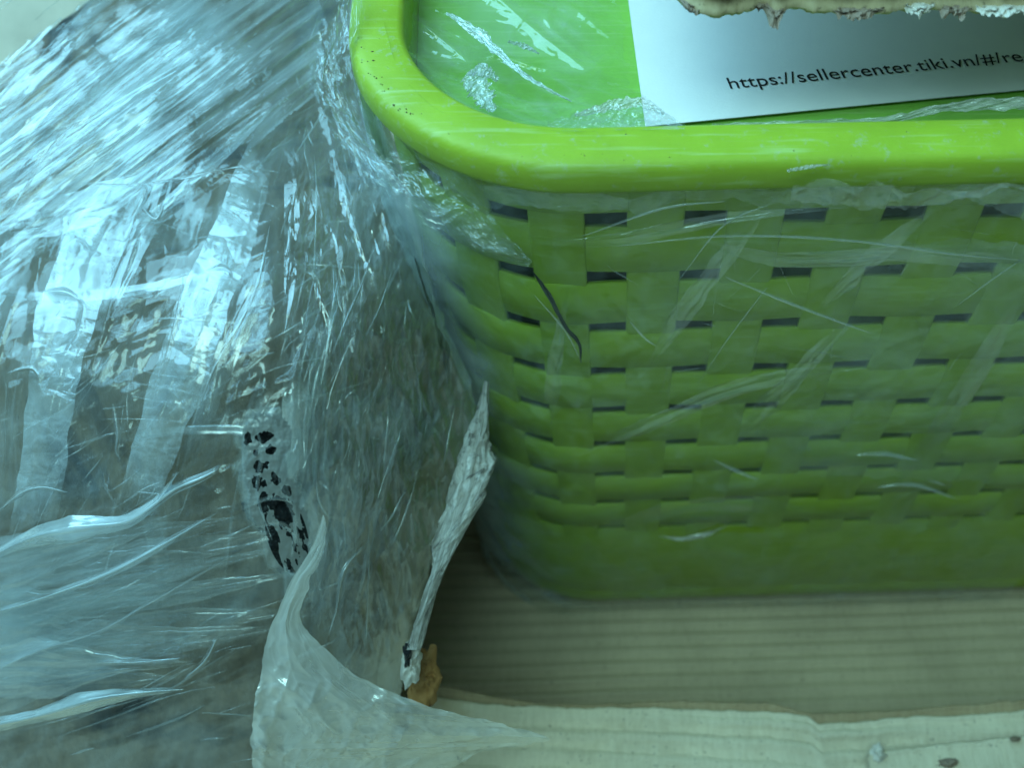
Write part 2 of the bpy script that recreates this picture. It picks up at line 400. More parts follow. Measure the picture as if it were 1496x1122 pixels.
# solid foot of the basket
prof2 = [(-.0012, .0180), (-.0004, .0142), (-.0002, .0125), (-.0005, .0060), (-.0020, .0018), (-.0050, -.0002), (-.012, -.0004), (-.016, -.0024), (-.024, -.0024), (-.028, .000), (-.12, .000)]
rows = [bask(sb[::2], o_, z_ + 0 * sb[::2]) for o_, z_ in prof2]
sheet('base', np.array(rows), M_weave, basket)

# ---- film round the basket
def basket_film(name, s0, s1, z1f, z0f, off, amp, mat, ns, nz, seed, uvrot=False, rough_edge=.002, fs=(90, 40), ragged=0.0, fade=(0, 0)):
    s = np.linspace(s0, s1, ns); t = np.linspace(0, 1, nz); S, T = np.meshgrid(s, t)
    S = s0 + (S - s0) * (1 + ragged * fbm(T * 5, 0 * T, seed + 31, 4))
    zt = (z1f if callable(z1f) else (lambda q: z1f + 0 * q))(S) + rough_edge * fbm(S * 160, S * 0, seed + 5)
    zb = (z0f if callable(z0f) else (lambda q: z0f + 0 * q))(S) + rough_edge * fbm(S * 150, S * 0 + 3, seed + 9)
    Z = zt + (zb - zt) * T
    r = ridge((S + .5 * Z) * fs[0], (Z - .3 * S) * fs[1], seed, 3, 3.) + .6 * ridge((S - 1.1 * Z) * fs[0] * .8, (Z + S) * fs[1] * .8, seed + 40, 2, 4.)
    D = off + amp * r
    U = np.stack([Z, S], -1) if uvrot else np.stack([S, Z], -1)
    e = (S - s0) / (s1 - s0)
    cl = 1 - smooth(e + .25 * fbm(S * 60, Z * 60, seed + 71, 3), fade[0], fade[0] + .02 + fade[0]) * smooth(1 - e + .25 * fbm(S * 60, Z * 60, seed + 72, 3), fade[1], 3 * fade[1] + .02)
    tr = ((S - .0335) / .0085) ** 2 + ((Z - .0672) / .0024) ** 2 + .6 * fbm(S * 300, Z * 300, 55, 3)
    return sheet(name, bask(S, D, Z), mat, basket, U, tr > 1, clear=cl if max(fade) > 0 else None)
basket_film('wall_film', -.062, .14, WTOP - .001, .004, .0016, .0020, FILM_basket, 260, 240, 3)
basket_film('wall_film', -.075, -.006, WTOP - .004, .002, .0034, .0026, FILM_basket, 150, 220, 13, fs=(80, 16), ragged=.2, fade=(0, .25))
basket_film('wall_film', -.02, .14, lambda s: WTOP - .012 - .07 * s, lambda s: .11 - .15 * s, .0028, .0016, FILM_basket, 180, 120, 23, uvrot=True, fade=(.2, 0))
basket_film('wall_film', -.085, -.004, WTOP - .012, .0, .0040, .0016, FILM_haze, 110, 160, 63, uvrot=False, fs=(40, 6), ragged=.1, fade=(0, .17))
basket_film('wall_film', -.030, .14, lambda s: WTOP - .0012 + 0 * s, lambda s: WTOP - .0085 + .004 * vn(s * 70, 0 * s, 3), .0030, .0013, FILM_panel, 240, 40, 73, rough_edge=.003, fs=(210, 60))
# torn film edge hanging below the rim at the right
basket_film('torn_film_edge', .030, .125, lambda s: ZR - .0052 + .002 * vn(s * 120, 0 * s, 5), lambda s: ZR - .0086 + .002 * vn(s * 90, 0 * s + 9, 6), .0050, .0014, FILM_crumple, 160, 14, 33, rough_edge=.0022, fs=(260, 90))
# crumpled gathers round the corner of the rim
def gather(name, pts, w0, d, amp, mat, parent, seed, n=110, m=40, fr=(6, 3.4)):
    t = np.linspace(0, 1, n); p = poly_at(t, pts); tg = np.gradient(p, axis=0); tg /= np.linalg.norm(tg, axis=1)[:, None]
    nn = np.stack([-tg[:, 1], tg[:, 0]], -1); wv = np.interp(t, np.linspace(0, 1, len(w0)), w0)
    u = np.linspace(-1, 1, m); T, U = np.meshgrid(t, u, indexing='ij')
    wj = wv[:, None] * (1 + .25 * fbm(T * 14, np.sign(U) * 5, seed, 4))
    q = p[:, None, :] + nn[:, None, :] * (U * wj)[..., None]
    dd = np.interp(t, np.linspace(0, 1, len(d)), d)[:, None]
    k = len(pts)
    cr = ridge(T * fr[0] * 1.3 + U, U * fr[1] * .5 + T * 2, seed, 3, 2.) + .5 * ridge(T * fr[0] - U * 3, U * 2 + T, seed + 7, 3, 3.)
    D = dd - amp * cr
    return sheet(name, at(q[..., 0], q[..., 1], D), mat, parent, np.stack([U * .01, T * .05], -1), clear=smooth(np.abs(U) + .5 * fbm(T * 12, U * 2, seed + 9, 3), .5, 1.0) * .9)
gather('film_gather', [(520, -40), (498, 60), (482, 110), (500, 170), (545, 235), (590, 280)], [18, 22, 26, 24, 22, 20], [.187, .183, .180, .178], .004, FILM_crumple, basket, 51)
gather('film_gather', [(560, 238), (605, 265), (640, 300), (672, 312), (720, 352), (775, 385)], [26, 34, 38, 30, 20, 6], [.1745, .1745, .176, .178, .181], .004, FILM_crumple, basket, 61)
# film lying over the lid panel, clinging to the rim's inner edge
def panel_film():
    n, m = 190, 150
    px = np.linspace(560, 1005, n); t = np.linspace(0, 1, m)
    edge = crom(px, [560, 580, 605, 640, 690, 720, 800, 850, 920, 1000], [30, 100, 130, 160, 178, 185, 190, 191, 189, 188])
    X, T = np.meshgrid(px, t); E = np.broadcast_to(edge, X.shape); Y = E + (-90 - E) * T
    z = ZR - .0008 - .0085 * np.clip(T * 3.2, 0, 1) ** .6 + .0
    a = (X - 748) / F; b = (561 - Y) / F
    z = z + .0013 * ridge(X / 90 + Y / 120, Y / 70 - X / 200, 71, 3, 2.5) + .0022 * ridge((X * .8 - Y) / 130, (X + Y) / 420, 77, 2, 4.)
    v = FW + a[..., None] * RT + b[..., None] * UP
    P = C0 + v * ((z - HC) / v[..., 2])[..., None]
    sheet('lid_film', P, FILM_panel, basket, np.stack([P[..., 0] * .7 + P[..., 1] * .7, P[..., 1] * .7 - P[..., 0] * .7], -1),
          X + 10 * fbm(X / 20, Y / 14, 33, 4) < np.where(Y > 128, 925 + (Y - 128) * 1.4, 905 + .14 * Y), clear=smooth(X, 820, 920) * .8 * (1 - smooth(Y, 110, 140)))
panel_film()
def flat_film(name, pts, w, z, mat, seed, amp=.0015):
    t = np.linspace(0, 1, 120); p = poly_at(t, pts); u = np.linspace(-1, 1, 26)
    tg = np.gradient(p, axis=0); tg /= np.linalg.norm(tg, axis=1)[:, None]; nn = np.stack([-tg[:, 1], tg[:, 0]], -1)
    T, U = np.meshgrid(t, u, indexing='ij'); wv = np.interp(t, np.linspace(0, 1, len(w)), w)[:, None] * (1 + .55 * fbm(T * 26, np.sign(U) * 7, seed, 4))
    q = p[:, None] + nn[:, None] * (U * wv)[..., None]
    Z = z + amp * ridge(T * 14 + U, U * 1.5, seed, 3, 2.)
    a = (q[..., 0] - 748) / F; b = (561 - q[..., 1]) / F; v = FW + a[..., None] * RT + b[..., None] * UP
    P = C0 + v * ((Z - HC) / v[..., 2])[..., None]
    sheet(name, P, mat, basket, np.stack([U * .008, T * .06], -1))
flat_film('torn_film_edge', [(800, 182), (880, 172), (930, 168), (965, 172), (1000, 186)], [4, 12, 18, 14, 3], ZR - .003, FILM_crumple, 81, .001)
flat_film('torn_film_edge', [(840, 168), (905, 152), (940, 150), (970, 166)], [2, 7, 9, 3], ZR - .004, FILM_milk, 82, .0008)
flat_film('torn_film_edge', [(1040, 184), (1120, 183), (1200, 180), (1290, 176), (1370, 158), (1440, 152), (1540, 150)], [4, 5, 6, 5, 6, 9, 10], ZR - .0035, FILM_milk, 84)
flat_film('torn_film_edge', [(1150, 249), (1185, 243), (1212, 240)], [2, 3, 1], ZR - .0004, FILM_milk, 87, .0004)

for pts, wd in [([(652, 18), (690, 42), (722, 70), (765, 108), (835, 148)], [2, 9, 5, 3, 1]), ([(742, 60), (765, 66), (788, 78)], [2, 4, 1]),
                ([(678, 112), (700, 128), (712, 150), (722, 162)], [8, 20, 15, 4]), ([(684, 108), (705, 102), (728, 116)], [3, 10, 3])]:
    flat_film('film_fold_and_glint', pts, wd, ZR - .005, FILM_glint, 91 + int(pts[0][0]), .0007)  # milky ribbons painted where the lid film reflects, not real folds
flat_film('film_edge', [(566, 24), (574, 70), (590, 112), (622, 148), (668, 174), (720, 188), (800, 190)], [9, 10, 10, 9, 8, 6, 3], ZR - .0026, FILM_crumple, 95, .0008)
# ------------------------------------------------------------------ paper slip on the lid
ZP = ZR - .0116
pc = atz(943, 184, ZP); pr = atz(1496, 130, ZP); pl = atz(918, 0, ZP)
ex = (pr - pc); ex[2] = 0; ex /= np.linalg.norm(ex); ey = np.array([-ex[1], ex[0], 0])
slip = thing('paper_slip', tuple(pc), 'white paper slip printed with a web address, lying inside the green rim', 'paper')
u = np.linspace(0, .21, 60); v = np.linspace(0, .12, 40); U, V = np.meshgrid(u, v)
el = pl - pc; el[2] = 0; el /= np.linalg.norm(el)
P = pc + U[..., None] * ex + V[..., None] * el
P[..., 2] += .00005 * vn(U * 40, V * 40, 4)
Pb = P.copy(); Pb[..., 2] -= .00015
nn = U.size
f = [tuple(q) for q in grid_faces(40, 60)] + [tuple(q[::-1]) for q in grid_faces(40, 60, base=nn)]
link_mesh('sheet', np.concatenate([P.reshape(-1, 3), Pb.reshape(-1, 3)]), f, M_paper, slip)
def printed(text, px, py, em, parent):
    cu = bpy.data.curves.new('text', 'FONT'); cu.body = text; cu.size = em
    to = bpy.data.objects.new('text', cu); col.objects.link(to); bpy.context.view_layer.update()
    me = bpy.data.meshes.new_from_object(to.evaluated_get(bpy.context.evaluated_depsgraph_get()))
    bpy.data.objects.remove(to)
    co = np.zeros(len(me.vertices) * 3); me.vertices.foreach_get('co', co); co = co.reshape(-1, 3)
    o = atz(px, py, ZP)
    e2 = atz(1496, 89, ZP) - o; L = np.linalg.norm(e2); e2 /= L; n2 = np.array([-e2[1], e2[0], 0])
    sx = L / co[:, 0].max()
    W = o + co[:, :1] * sx * e2 + co[:, 1:2] * sx * 1.0 * n2
    W[:, 2] = ZP + .00013
    me.vertices.foreach_set('co', W.ravel()); me.materials.clear(); me.materials.append(M_ink); me.update()
    ob = bpy.data.objects.new('printed_text', me); col.objects.link(ob); ob.parent = parent; ob.matrix_parent_inverse = parent_inv(parent)
printed('https://sellercenter.tiki.vn/#/re', 1065, 130, .0041, slip)

# ------------------------------------------------------------------ torn cardboard above the basket
over = thing('torn_cardboard', (.14, .2, .229), 'torn brown cardboard flap overhanging the paper slip, white pulp on its edge', 'cardboard')
zo = .2285
n = 220; pxs = np.linspace(975, 1960, n)
jag = crom(pxs, [975, 990, 1010, 1080, 1108, 1116, 1130, 1150, 1200, 1300, 1350, 1420, 1500, 1960], [-12, 2, 15, 19, 10, 8, 20, 14, 18, 18, 14, 17, 16, 10]) + 1.3 * fbm(pxs / 14, 0 * pxs, 5, 4)
E = np.array([atz(a, b, zo) for a, b in zip(pxs, jag)])
lay = []
for k, (dz, dy) in enumerate([(0, 0), (.0006, -.0004), (.0012, .0003), (.0022, .0016), (.0032, .0009), (.004, .0004), (.0046, .001)]):
    q = E.copy(); q[:, 1] += dy + .0007 * fbm(pxs / 9, 0 * pxs + k * 3, 15 + k, 3); q[:, 2] += dz; lay.append(q)
bk = lay[-1].copy(); bk[:, 1] = .34; bk[:, 2] += .03
bb = lay[0].copy(); bb[:, 1] = .34; bb[:, 2] += .03
sheet('torn_panel', np.array([bb] + lay + [bk]), M_over, over)
def blob_strip(name, x0, x1, drop, mat, seed, lift):
    m = 60; px = np.linspace(x0, x1, m); t = np.linspace(0, 1, m)
    hgt = np.sin(t * math.pi) ** .5
    rows = []
    for k, vv in enumerate(np.linspace(-1, 1, 9)):
        yy = np.interp(px, pxs, jag) - 14 + (drop + 14) * (vv * .5 + .5) * hgt * (1 + .5 * fbm(px / 9, vv * 3 + 0 * px, seed, 3))
        dpt = .0012 * (1 - vv * vv) * hgt + .0012 * fbm(px / 7, 0 * px + vv * 4, seed + 3, 3)
        rows.append(np.array([atz(a, b, zo + lift + 0 * d_) + np.array([0, -abs(d_), d_ * .5]) for a, b, d_ in zip(px, yy, dpt)]))
    sheet(name, np.array(rows), mat, over)
blob_strip('pulp_tuft', 1098, 1150, 11, M_pulpdark, 3, .0004)
blob_strip('pulp_tuft', 990, 1022, 4, M_pulpdark, 5, .0004)
blob_strip('pulp_tuft', 1210, 1290, 5, M_pulpdark, 7, .0006)
blob_strip('pulp_tuft', 1318, 1365, 4, M_pulp, 9, .0008)
blob_strip('pulp_tuft', 1365, 1420, 8, M_pulpdark, 11, .0004)
blob_strip('pulp_tuft', 1420, 1520, 6, M_pulp, 13, .0008)

# ------------------------------------------------------------------ cardboard in the foreground
fore = thing('cardboard_flap', (.06, .03, .05), 'pale torn cardboard flap in the near foreground below the basket', 'cardboard')
def fore_sheet(name, edge, z_e, slope, y_end, mat, seed, amp, thick=.0022):
    n, m = 260, 90
    e = np.array(edge, float); px = np.linspace(e[0, 0], e[-1, 0], n)
    py = np.interp(px, e[:, 0], e[:, 1]) + 2.2 * fbm(px / 26, 0 * px, seed, 5) + 2.2 * np.maximum(0, fbm(px / 6, 0 * px, seed + 1, 3))
    E = np.array([atz(a, b, z_e) for a, b in zip(px, py)])
    t = np.linspace(0, 1, m) ** 1.2
    P = np.zeros((m + 3, n, 3))
    for k in range(m):
        yy = E[:, 1] + (y_end - E[:, 1]) * t[k]; d = E[:, 1] - yy
        P[k + 3, :, 0] = E[:, 0]; P[k + 3, :, 1] = yy
        rip = amp * np.sin((d - .02 * E[:, 0] + .001 * vn(E[:, 0] * 40, d * 50, seed)) / .0052 * 2 * math.pi) * np.clip(d / .003, 0, 1) * (.6 + .6 * vn(E[:, 0] * 25, d * 60, seed + 9))
        P[k + 3, :, 2] = z_e - slope * d + rip + .0009 * fbm(E[:, 0] * 60, d * 60, seed + 2, 3)
    lip = .0007 * (1 + fbm(px / 30, 0 * px, seed + 4, 3))
    P[3, :, 2] += lip
    P[2] = P[3]; P[2, :, 1] += .0005; P[2, :, 2] -= .0006
    P[1] = P[3]; P[1, :, 2] -= thick; P[1, :, 1] += .0004 * fbm(px / 10, 0 * px, seed + 6)
    P[0] = P[1]; P[0, :, 1] -= .03; P[0, :, 2] += 0
    return sheet(name, P, mat, fore)
fore_sheet('torn_liner', [(560, 1020), (640, 1024), (700, 1030), (850, 1038), (1000, 1040), (1140, 1044), (1180, 1050), (1196, 1063), (1225, 1060), (1340, 1050), (1420, 1048), (1500, 1040), (1700, 1036)], .062, .10, -.06, M_flap, 31, .0018)
fore_sheet('torn_ply', [(560, 1000), (650, 1006), (700, 1016), (800, 1031), (900, 1033), (1000, 1026), (1130, 1032), (1190, 1046), (1240, 1043), (1330, 1040), (1500, 1026), (1700, 1020)], .0600, .10, -.02, M_ply, 34, .0003, .0016)
fore_sheet('torn_liner', [(1268, 1106), (1290, 1101), (1330, 1096), (1380, 1090), (1440, 1085), (1480, 1080), (1700, 1074)], .066, .10, -.06, M_flap, 37, .0003, .0016)
# small torn bits at the end of the flap
def bit(name, px, py, d, rx, ry, mat, parent, seed, label=None, cat=None):
    n, m = 40, 14
    a = np.linspace(0, 2 * math.pi, n); r = np.linspace(0.03, 1, m); A, Rr = np.meshgrid(a, r)
    k = 1 + .45 * fbm(np.cos(A) * 2.2 + 5, np.sin(A) * 2.2, seed, 4)
    X = px + rx * Rr * k * np.cos(A); Y = py + ry * Rr * k * np.sin(A)
    D = d - .0022 * (1 - Rr ** 2) - .0016 * fbm(X / 7, Y / 7, seed, 3)
    front = at(X, Y, D); back = at(X[-1], Y[-1], D[-1] + .002)
    P = np.concatenate([front, back[None], np.broadcast_to(at(px, py, d + .002), (1, n, 3))], 0)
    o = sheet(name, P, mat, parent)
    return o
def depth_on(px, py, z): return float(np.dot(atz(px, py, z) - C0, FW))
bit('torn_fibres', 1283, 1104, depth_on(1283, 1104, .066), 11, 16, M_pulp, fore, 3)
bit('torn_fibres', 1385, 1116, depth_on(1385, 1116, .066), 16, 7, M_pulpdark, fore, 4)
bit('torn_fibres', 1484, 1080, depth_on(1484, 1080, .068), 8, 4, M_pulpdark, fore, 6)

# ------------------------------------------------------------------ cardboard box behind at the far left
bx = thing('cardboard_box', (-.30, .46, 0), 'plain beige cardboard box side at the far left behind the wrapped parcel', 'box')
q = [(-.52, .17, .02), (-.09, .40, .02), (-.20, .62, .13), (-.63, .39, .13)]
q2 = [(x - .01, y + .02, z - .03) for x, y, z in q]
link_mesh('panel', q + q2, [(0, 1, 2, 3), (5, 4, 7, 6), (3, 2, 6, 7), (1, 5, 6, 2), (4, 0, 3, 7)], M_back, bx, False)

# ------------------------------------------------------------------ wrapped parcel on the left
parcel = thing('parcel', (-.10, .10, 0), 'bulky brown carton wrapped in many wrinkled layers of clear stretch film', 'parcel')
GX = [-150, 0, 150, 300, 440, 560, 700, 820]
GY = [-150, 0, 150, 300, 450, 600, 750, 900, 1050, 1250]
GD = np.array([
 [.305, .29, .28, .275, .27, .27, .30, .32],
 [.262, .25, .245, .24, .238, .24, .27, .29],
 [.237, .229, .223, .219, .218, .222, .25, .27],
 [.225, .215, .208, .200, .199, .205, .235, .26],
 [.21, .20, .192, .185, .186, .198, .228, .255],
 [.205, .195, .188, .182, .184, .203, .236, .262],
 [.207, .198, .191, .186, .189, .208, .241, .268],
 [.212, .204, .198, .195, .199, .215, .249, .275],
 [.22, .213, .208, .207, .213, .235, .27, .29],
 [.235, .23, .225, .225, .231, .25, .285, .305]])
def bdepth(px, py):
    px = np.asarray(px, float); py = np.asarray(py, float); px, py = np.broadcast_arrays(px, py); sh = px.shape
    x = np.clip(px.ravel(), GX[0], GX[-1]); y = np.clip(py.ravel(), GY[0], GY[-1])
    cols = np.stack([crom(y, GY, GD[:, j]) for j in range(len(GX))], -1)
    i = np.clip(np.searchsorted(GX, x, side='right') - 1, 0, len(GX) - 2)
    gx = np.array(GX, float); m = np.gradient(cols, gx, axis=1); k = np.arange(len(x)); h = gx[i + 1] - gx[i]; u = (x - gx[i]) / h
    r = (2*u**3-3*u**2+1)*cols[k, i] + (u**3-2*u**2+u)*h*m[k, i] + (-2*u**3+3*u**2)*cols[k, i+1] + (u**3-u**2)*h*m[k, i+1]
    return r.reshape(sh)
def right_edge(y): return crom(y, [-150, 0, 110, 200, 310, 460, 570, 650, 700, 800, 900, 1000, 1100, 1250], [566, 552, 546, 562, 597, 644, 690, 696, 690, 640, 608, 586, 565, 545])
HOLE = [(392, 640, 34, 34), (388, 690, 30, 40), (402, 735, 36, 42), (424, 785, 30, 48)]     # where the film is torn through
def hole(px, py, grow=0.0):
    d = np.full(np.shape(px), 9.0)
    for cx, cy, rx, ry in HOLE: d = np.minimum(d, ((px - cx) / (rx + grow)) ** 2 + ((py - cy) / (ry + grow)) ** 2)
    return d
# the carton itself
nr, nc = 150, 110
yy = np.linspace(-150, 1250, nr); uu = np.linspace(0, 1, nc); U, Y = np.meshgrid(uu, yy)
X = -150 + (right_edge(Y) - 5 + 150) * U
Y = np.maximum(Y, 100 - .73 * X + 8 * fbm(X / 40, Y / 40, 2, 3)); D = bdepth(X, Y) + .0075 + .0016 * fbm(X / 60, Y / 60, 41, 4) + .0012 * np.abs(vn(X / 38 + Y / 150, Y / 200, 44))
Pc = at(X, Y, D); Pd = Pc.copy(); Pd[..., 0] -= .07 * U; Pd[..., 2] = np.minimum(-.006, Pc[..., 2] - .02)
n_ = nr * nc; f = [tuple(q) for q in grid_faces(nr, nc)] + [tuple(q[::-1]) for q in grid_faces(nr, nc, base=n_)]
per = list(range(nc)) + [r * nc + nc - 1 for r in range(1, nr)] + [(nr - 1) * nc + c for c in range(nc - 2, -1, -1)] + [r * nc for r in range(nr - 2, 0, -1)]
for a, b in zip(per, per[1:] + per[:1]): f.append((b, a, a + n_, b + n_))
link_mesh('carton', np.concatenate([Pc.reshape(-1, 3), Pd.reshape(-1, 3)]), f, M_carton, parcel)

def wr_diag(X, Y, s):            # wrinkles running up to the right
    a = (X * .6 + Y * .8); b = (X * .8 - Y * .6)
    return ridge(a / 30, b / 700, s, 3, 2.0)
def wr_vert(X, Y, s):
    a = X + .32 * Y; return ridge(a / 75, Y / 300, s, 2, 2.2) + .3 * ridge(Y / 50 + X / 120, X / 190, s + 9, 2, 4.)
def wr_low(X, Y, s):
    a = Y + .42 * X - .00035 * X * (Y - 900); return ridge(a / 60, X / 330, s, 2, 2.2)
def wrinkle(X, Y, s):
    top = 1 - smooth(Y + .25 * X, 260, 420); low = smooth(Y + .15 * X, 740, 900); right = smooth(X, 420, 500)
    mid = np.clip(1 - top - low, 0, 1)
    w_ = top * wr_diag(X, Y, s) + .85 * mid * wr_vert(X, Y, s + 20) + .6 * low * wr_low(X, Y, s + 30)
    fine = ridge((X - .3 * Y) / 40, (Y + X) / 110, s + 50, 2, 2.5) * .6
    return w_ * (1 - .6 * right) + right * fine
def film_layer(name, off, amp, mat, seed, x0=-150, x1=None, y0=-150, y1=1250, nr=330, nc=240, uvrot=0.0, cut=0.0, diag=False, fy=None):
    yy = np.linspace(y0, y1, nr); U, Y = np.meshgrid(np.linspace(0, 1, nc), yy)
    xr = right_edge(Y) if x1 is None else np.minimum(x1, right_edge(Y))
    xr = xr + 6 * fbm(Y / 22, 0 * Y, seed + 3, 4)
    X = x0 + (xr - x0) * U
    D = bdepth(X, Y) - off - amp * wrinkle(X, Y, seed) + .002 * fbm(X / 120, Y / 120, seed + 8, 3)
    k = hole(X, Y) + .5 * fbm(X / 18, Y / 18, seed, 3) > 1.0
    k &= Y > 92 - .73 * X + 14 * fbm(X / 30, Y / 30, seed + 21, 3)
    if diag: k &= (Y + .55 * X + 70 * fbm(X / 80, Y / 80, seed + 41, 3) < 430) & (fbm((X * .6 + Y * .8) / 60, (X * .8 - Y * .6) / 500, seed + 44, 3) > -.28)
    if cut: k &= fbm(X / 130, Y / 130, seed + 90, 3) > -cut
    a = math.cos(uvrot), math.sin(uvrot); sx = .2 / F
    uv = np.stack([(X * a[0] + Y * a[1]) * sx, (-X * a[1] + Y * a[0]) * sx], -1)
    cl = 1 - smooth((430 - (Y + .55 * X + 70 * fbm(X / 80, Y / 80, seed + 41, 3))) / 90, 0, 1) if diag else None
    if fy: cl = np.clip((Y + 40 * fbm(X / 60, Y / 60, seed + 51, 3) - fy[0]) / (fy[1] - fy[0]) * 1.3, 0, 1)
    return sheet(name, at(X, Y, D), mat, parcel, uv, k, clear=cl)
film_layer('film_wrap', .000, .0035, FILM_base, 101, uvrot=.25)
film_layer('film_wrap', .003, .0045, FILM_base, 131, uvrot=.92, y1=740, fy=(560, 740))
film_layer('film_wrap', .0065, .0045, FILM_streak, 191, uvrot=.92, y1=470, x1=470, nr=220, nc=180, diag=True)
film_layer('film_wrap', .003, .0045, FILM_base, 161, uvrot=1.2, y0=540, fy=(700, 540))

film_layer('film_wrap', .006, .0035, FILM_fine, 231, uvrot=.12, x0=415, y0=170, fy=(300, 180), nr=260, nc=120)

def ribbon(name, pts, wpx, lift, mat, seed, amp=.0015, n=None, m=None, tent=0.0, fray=.12, over=False, parent=None, lines=6, fade=.75):
    pts = np.asarray(pts, float); L = np.linalg.norm(np.diff(pts, axis=0), axis=1).sum()
    n = n or int(max(16, min(140, L / 5))); wmax = max(wpx) if hasattr(wpx, '__len__') else wpx
    m = m or int(max(5, min(40, wmax / 2.5)))
    t = np.linspace(0, 1, n); p = poly_at(t, pts); tg = np.gradient(p, axis=0); tg /= np.linalg.norm(tg, axis=1)[:, None] + 1e-9
    nn = np.stack([-tg[:, 1], tg[:, 0]], -1); u = np.linspace(-1, 1, m); T, U = np.meshgrid(t, u, indexing='ij')
    wv = np.interp(t, np.linspace(0, 1, len(wpx)), wpx)[:, None] / 2 if hasattr(wpx, '__len__') else wpx / 2
    wv = wv * (1 + fray * 2 * fbm(T * L / 40, np.sign(U) * 3.3, seed, 3))
    q = p[:, None] + nn[:, None] * (U * wv)[..., None]; X, Y = q[..., 0], q[..., 1]
    D = bdepth(X, Y) - lift - amp * ridge(U * lines * .5 + .4 * vn(T * L / 90, U * 0, seed), T * L / 160, seed + 5, 3, 2.) - tent * (1 - np.abs(U))
    keep = ((hole(X, Y) > 1.0) | over) & (Y > 88 - .73 * X)
    s_ = .19 / F
    return sheet(name, at(X, Y, D), mat, parent or parcel, np.stack([U * wv * s_, T * L * s_], -1), keep, clear=smooth(np.abs(T - .5) * 2 + .25 * fbm(T * 6, U * 1.5, seed + 2, 3), fade, 1.0))
sd = 500
def rib(*a, **k):
    global sd; sd += 11; return ribbon('film_strip', *a, seed=sd, **k)
# upper left: taut strips running up to the right
for i in range(22):
    c = rng.uniform(60, 520); b0 = rng.uniform(-120, 260); L = rng.uniform(180, 480); ang = rng.uniform(.55, .80)
    y_ = 330 - (c - 60) * .9 + rng.uniform(-40, 60); x_ = b0
    dx, dy = math.cos(ang) * L, -math.sin(ang) * L
    pts = [(x_, y_), (x_ + dx * .5 + rng.uniform(-8, 8), y_ + dy * .5 + rng.uniform(-10, 10)), (x_ + dx, y_ + dy)]
    if x_ + dx > 500: continue
    rib(pts, [1, rng.uniform(10, 30), rng.uniform(12, 45), rng.uniform(6, 24), 1], rng.uniform(.004, .011), [FILM_strip, FILM_strip2][i % 3 == 0])
# middle: slanting bands
for pts, wd, mt in [
    ([(405, 170), (368, 260), (338, 350), (300, 440), (262, 550), (215, 690), (190, 780)], [30, 54, 70, 78, 74, 66, 50], FILM_bright),
    ([(345, 300), (322, 390), (285, 490), (240, 600)], [30, 46, 50, 36], FILM_strip2),
    ([(210, 220), (150, 330), (110, 420), (80, 540), (58, 700), (40, 820)], [40, 80, 90, 72, 66, 60], FILM_bright),
    ([(433, 540), (434, 600), (426, 660), (418, 730)], [36, 44, 48, 40], FILM_flap),
    ([(420, 300), (395, 380), (350, 470), (300, 600), (270, 690)], [20, 34, 36, 30, 20], FILM_strip),
    ([(250, 230), (225, 300), (190, 370), (150, 470)], [20, 40, 36, 20], FILM_strip),
    ([(30, 480), (10, 600), (0, 760)], [60, 80, 60], FILM_strip),
    ([(215, 650), (225, 760), (240, 860)], [40, 36, 20], FILM_strip),
    ([(395, 560), (372, 620), (366, 700), (380, 780)], [40, 26, 24, 30], FILM_strip2),
    ([(430, 560), (440, 620), (434, 690), (430, 715)], [36, 40, 44, 30], FILM_strip2),
    ([(0, 330), (60, 320), (130, 300), (230, 250)], [40, 60, 50, 14], FILM_strip),
    ([(0, 430), (120, 432), (260, 410), (360, 372)], [10, 16, 14, 10], FILM_strip2),
    ([(180, 640), (260, 630), (340, 628), (430, 650)], [10, 12, 14, 8], FILM_strip2)]:
    rib(pts, wd, rng.uniform(.005, .010), mt, amp=.0008, lines=2, fray=.09, fade=.5)
# lower left: strips fanning out from the torn corner
for i in range(12):
    y0 = 790 + i * 22 + rng.uniform(-8, 8); xr = rng.uniform(250, 460); yl = 830 + i * 15 + rng.uniform(-25, 25)
    pts = [(xr, y0 - 60 + (470 - xr) * .08), (xr * .5 + rng.uniform(-20, 20), (y0 + yl) / 2 - 24), (-40, yl)]
    rib(pts, [1, rng.uniform(20, 40), rng.uniform(40, 90), rng.uniform(50, 120)], rng.uniform(.004, .012), [FILM_soft, FILM_strip2][i % 5 == 0], amp=.0007)
# vertical strips on the side turned to the basket
for i in range(24):
    x0 = rng.uniform(450, 600); y0 = rng.uniform(250, 640); L = rng.uniform(90, 300); k = rng.uniform(-.35, .1)
    pts = [(x0, y0), (x0 + k * L * .5 + rng.uniform(-6, 6), y0 + L * .5), (x0 + k * L + .08 * L, y0 + L)]
    if pts[-1][0] > right_edge(pts[-1][1]) - 10: continue
    rib(pts, [2, rng.uniform(5, 26), 2], rng.uniform(.003, .008), [FILM_strip, FILM_strip2][i % 3 == 0])
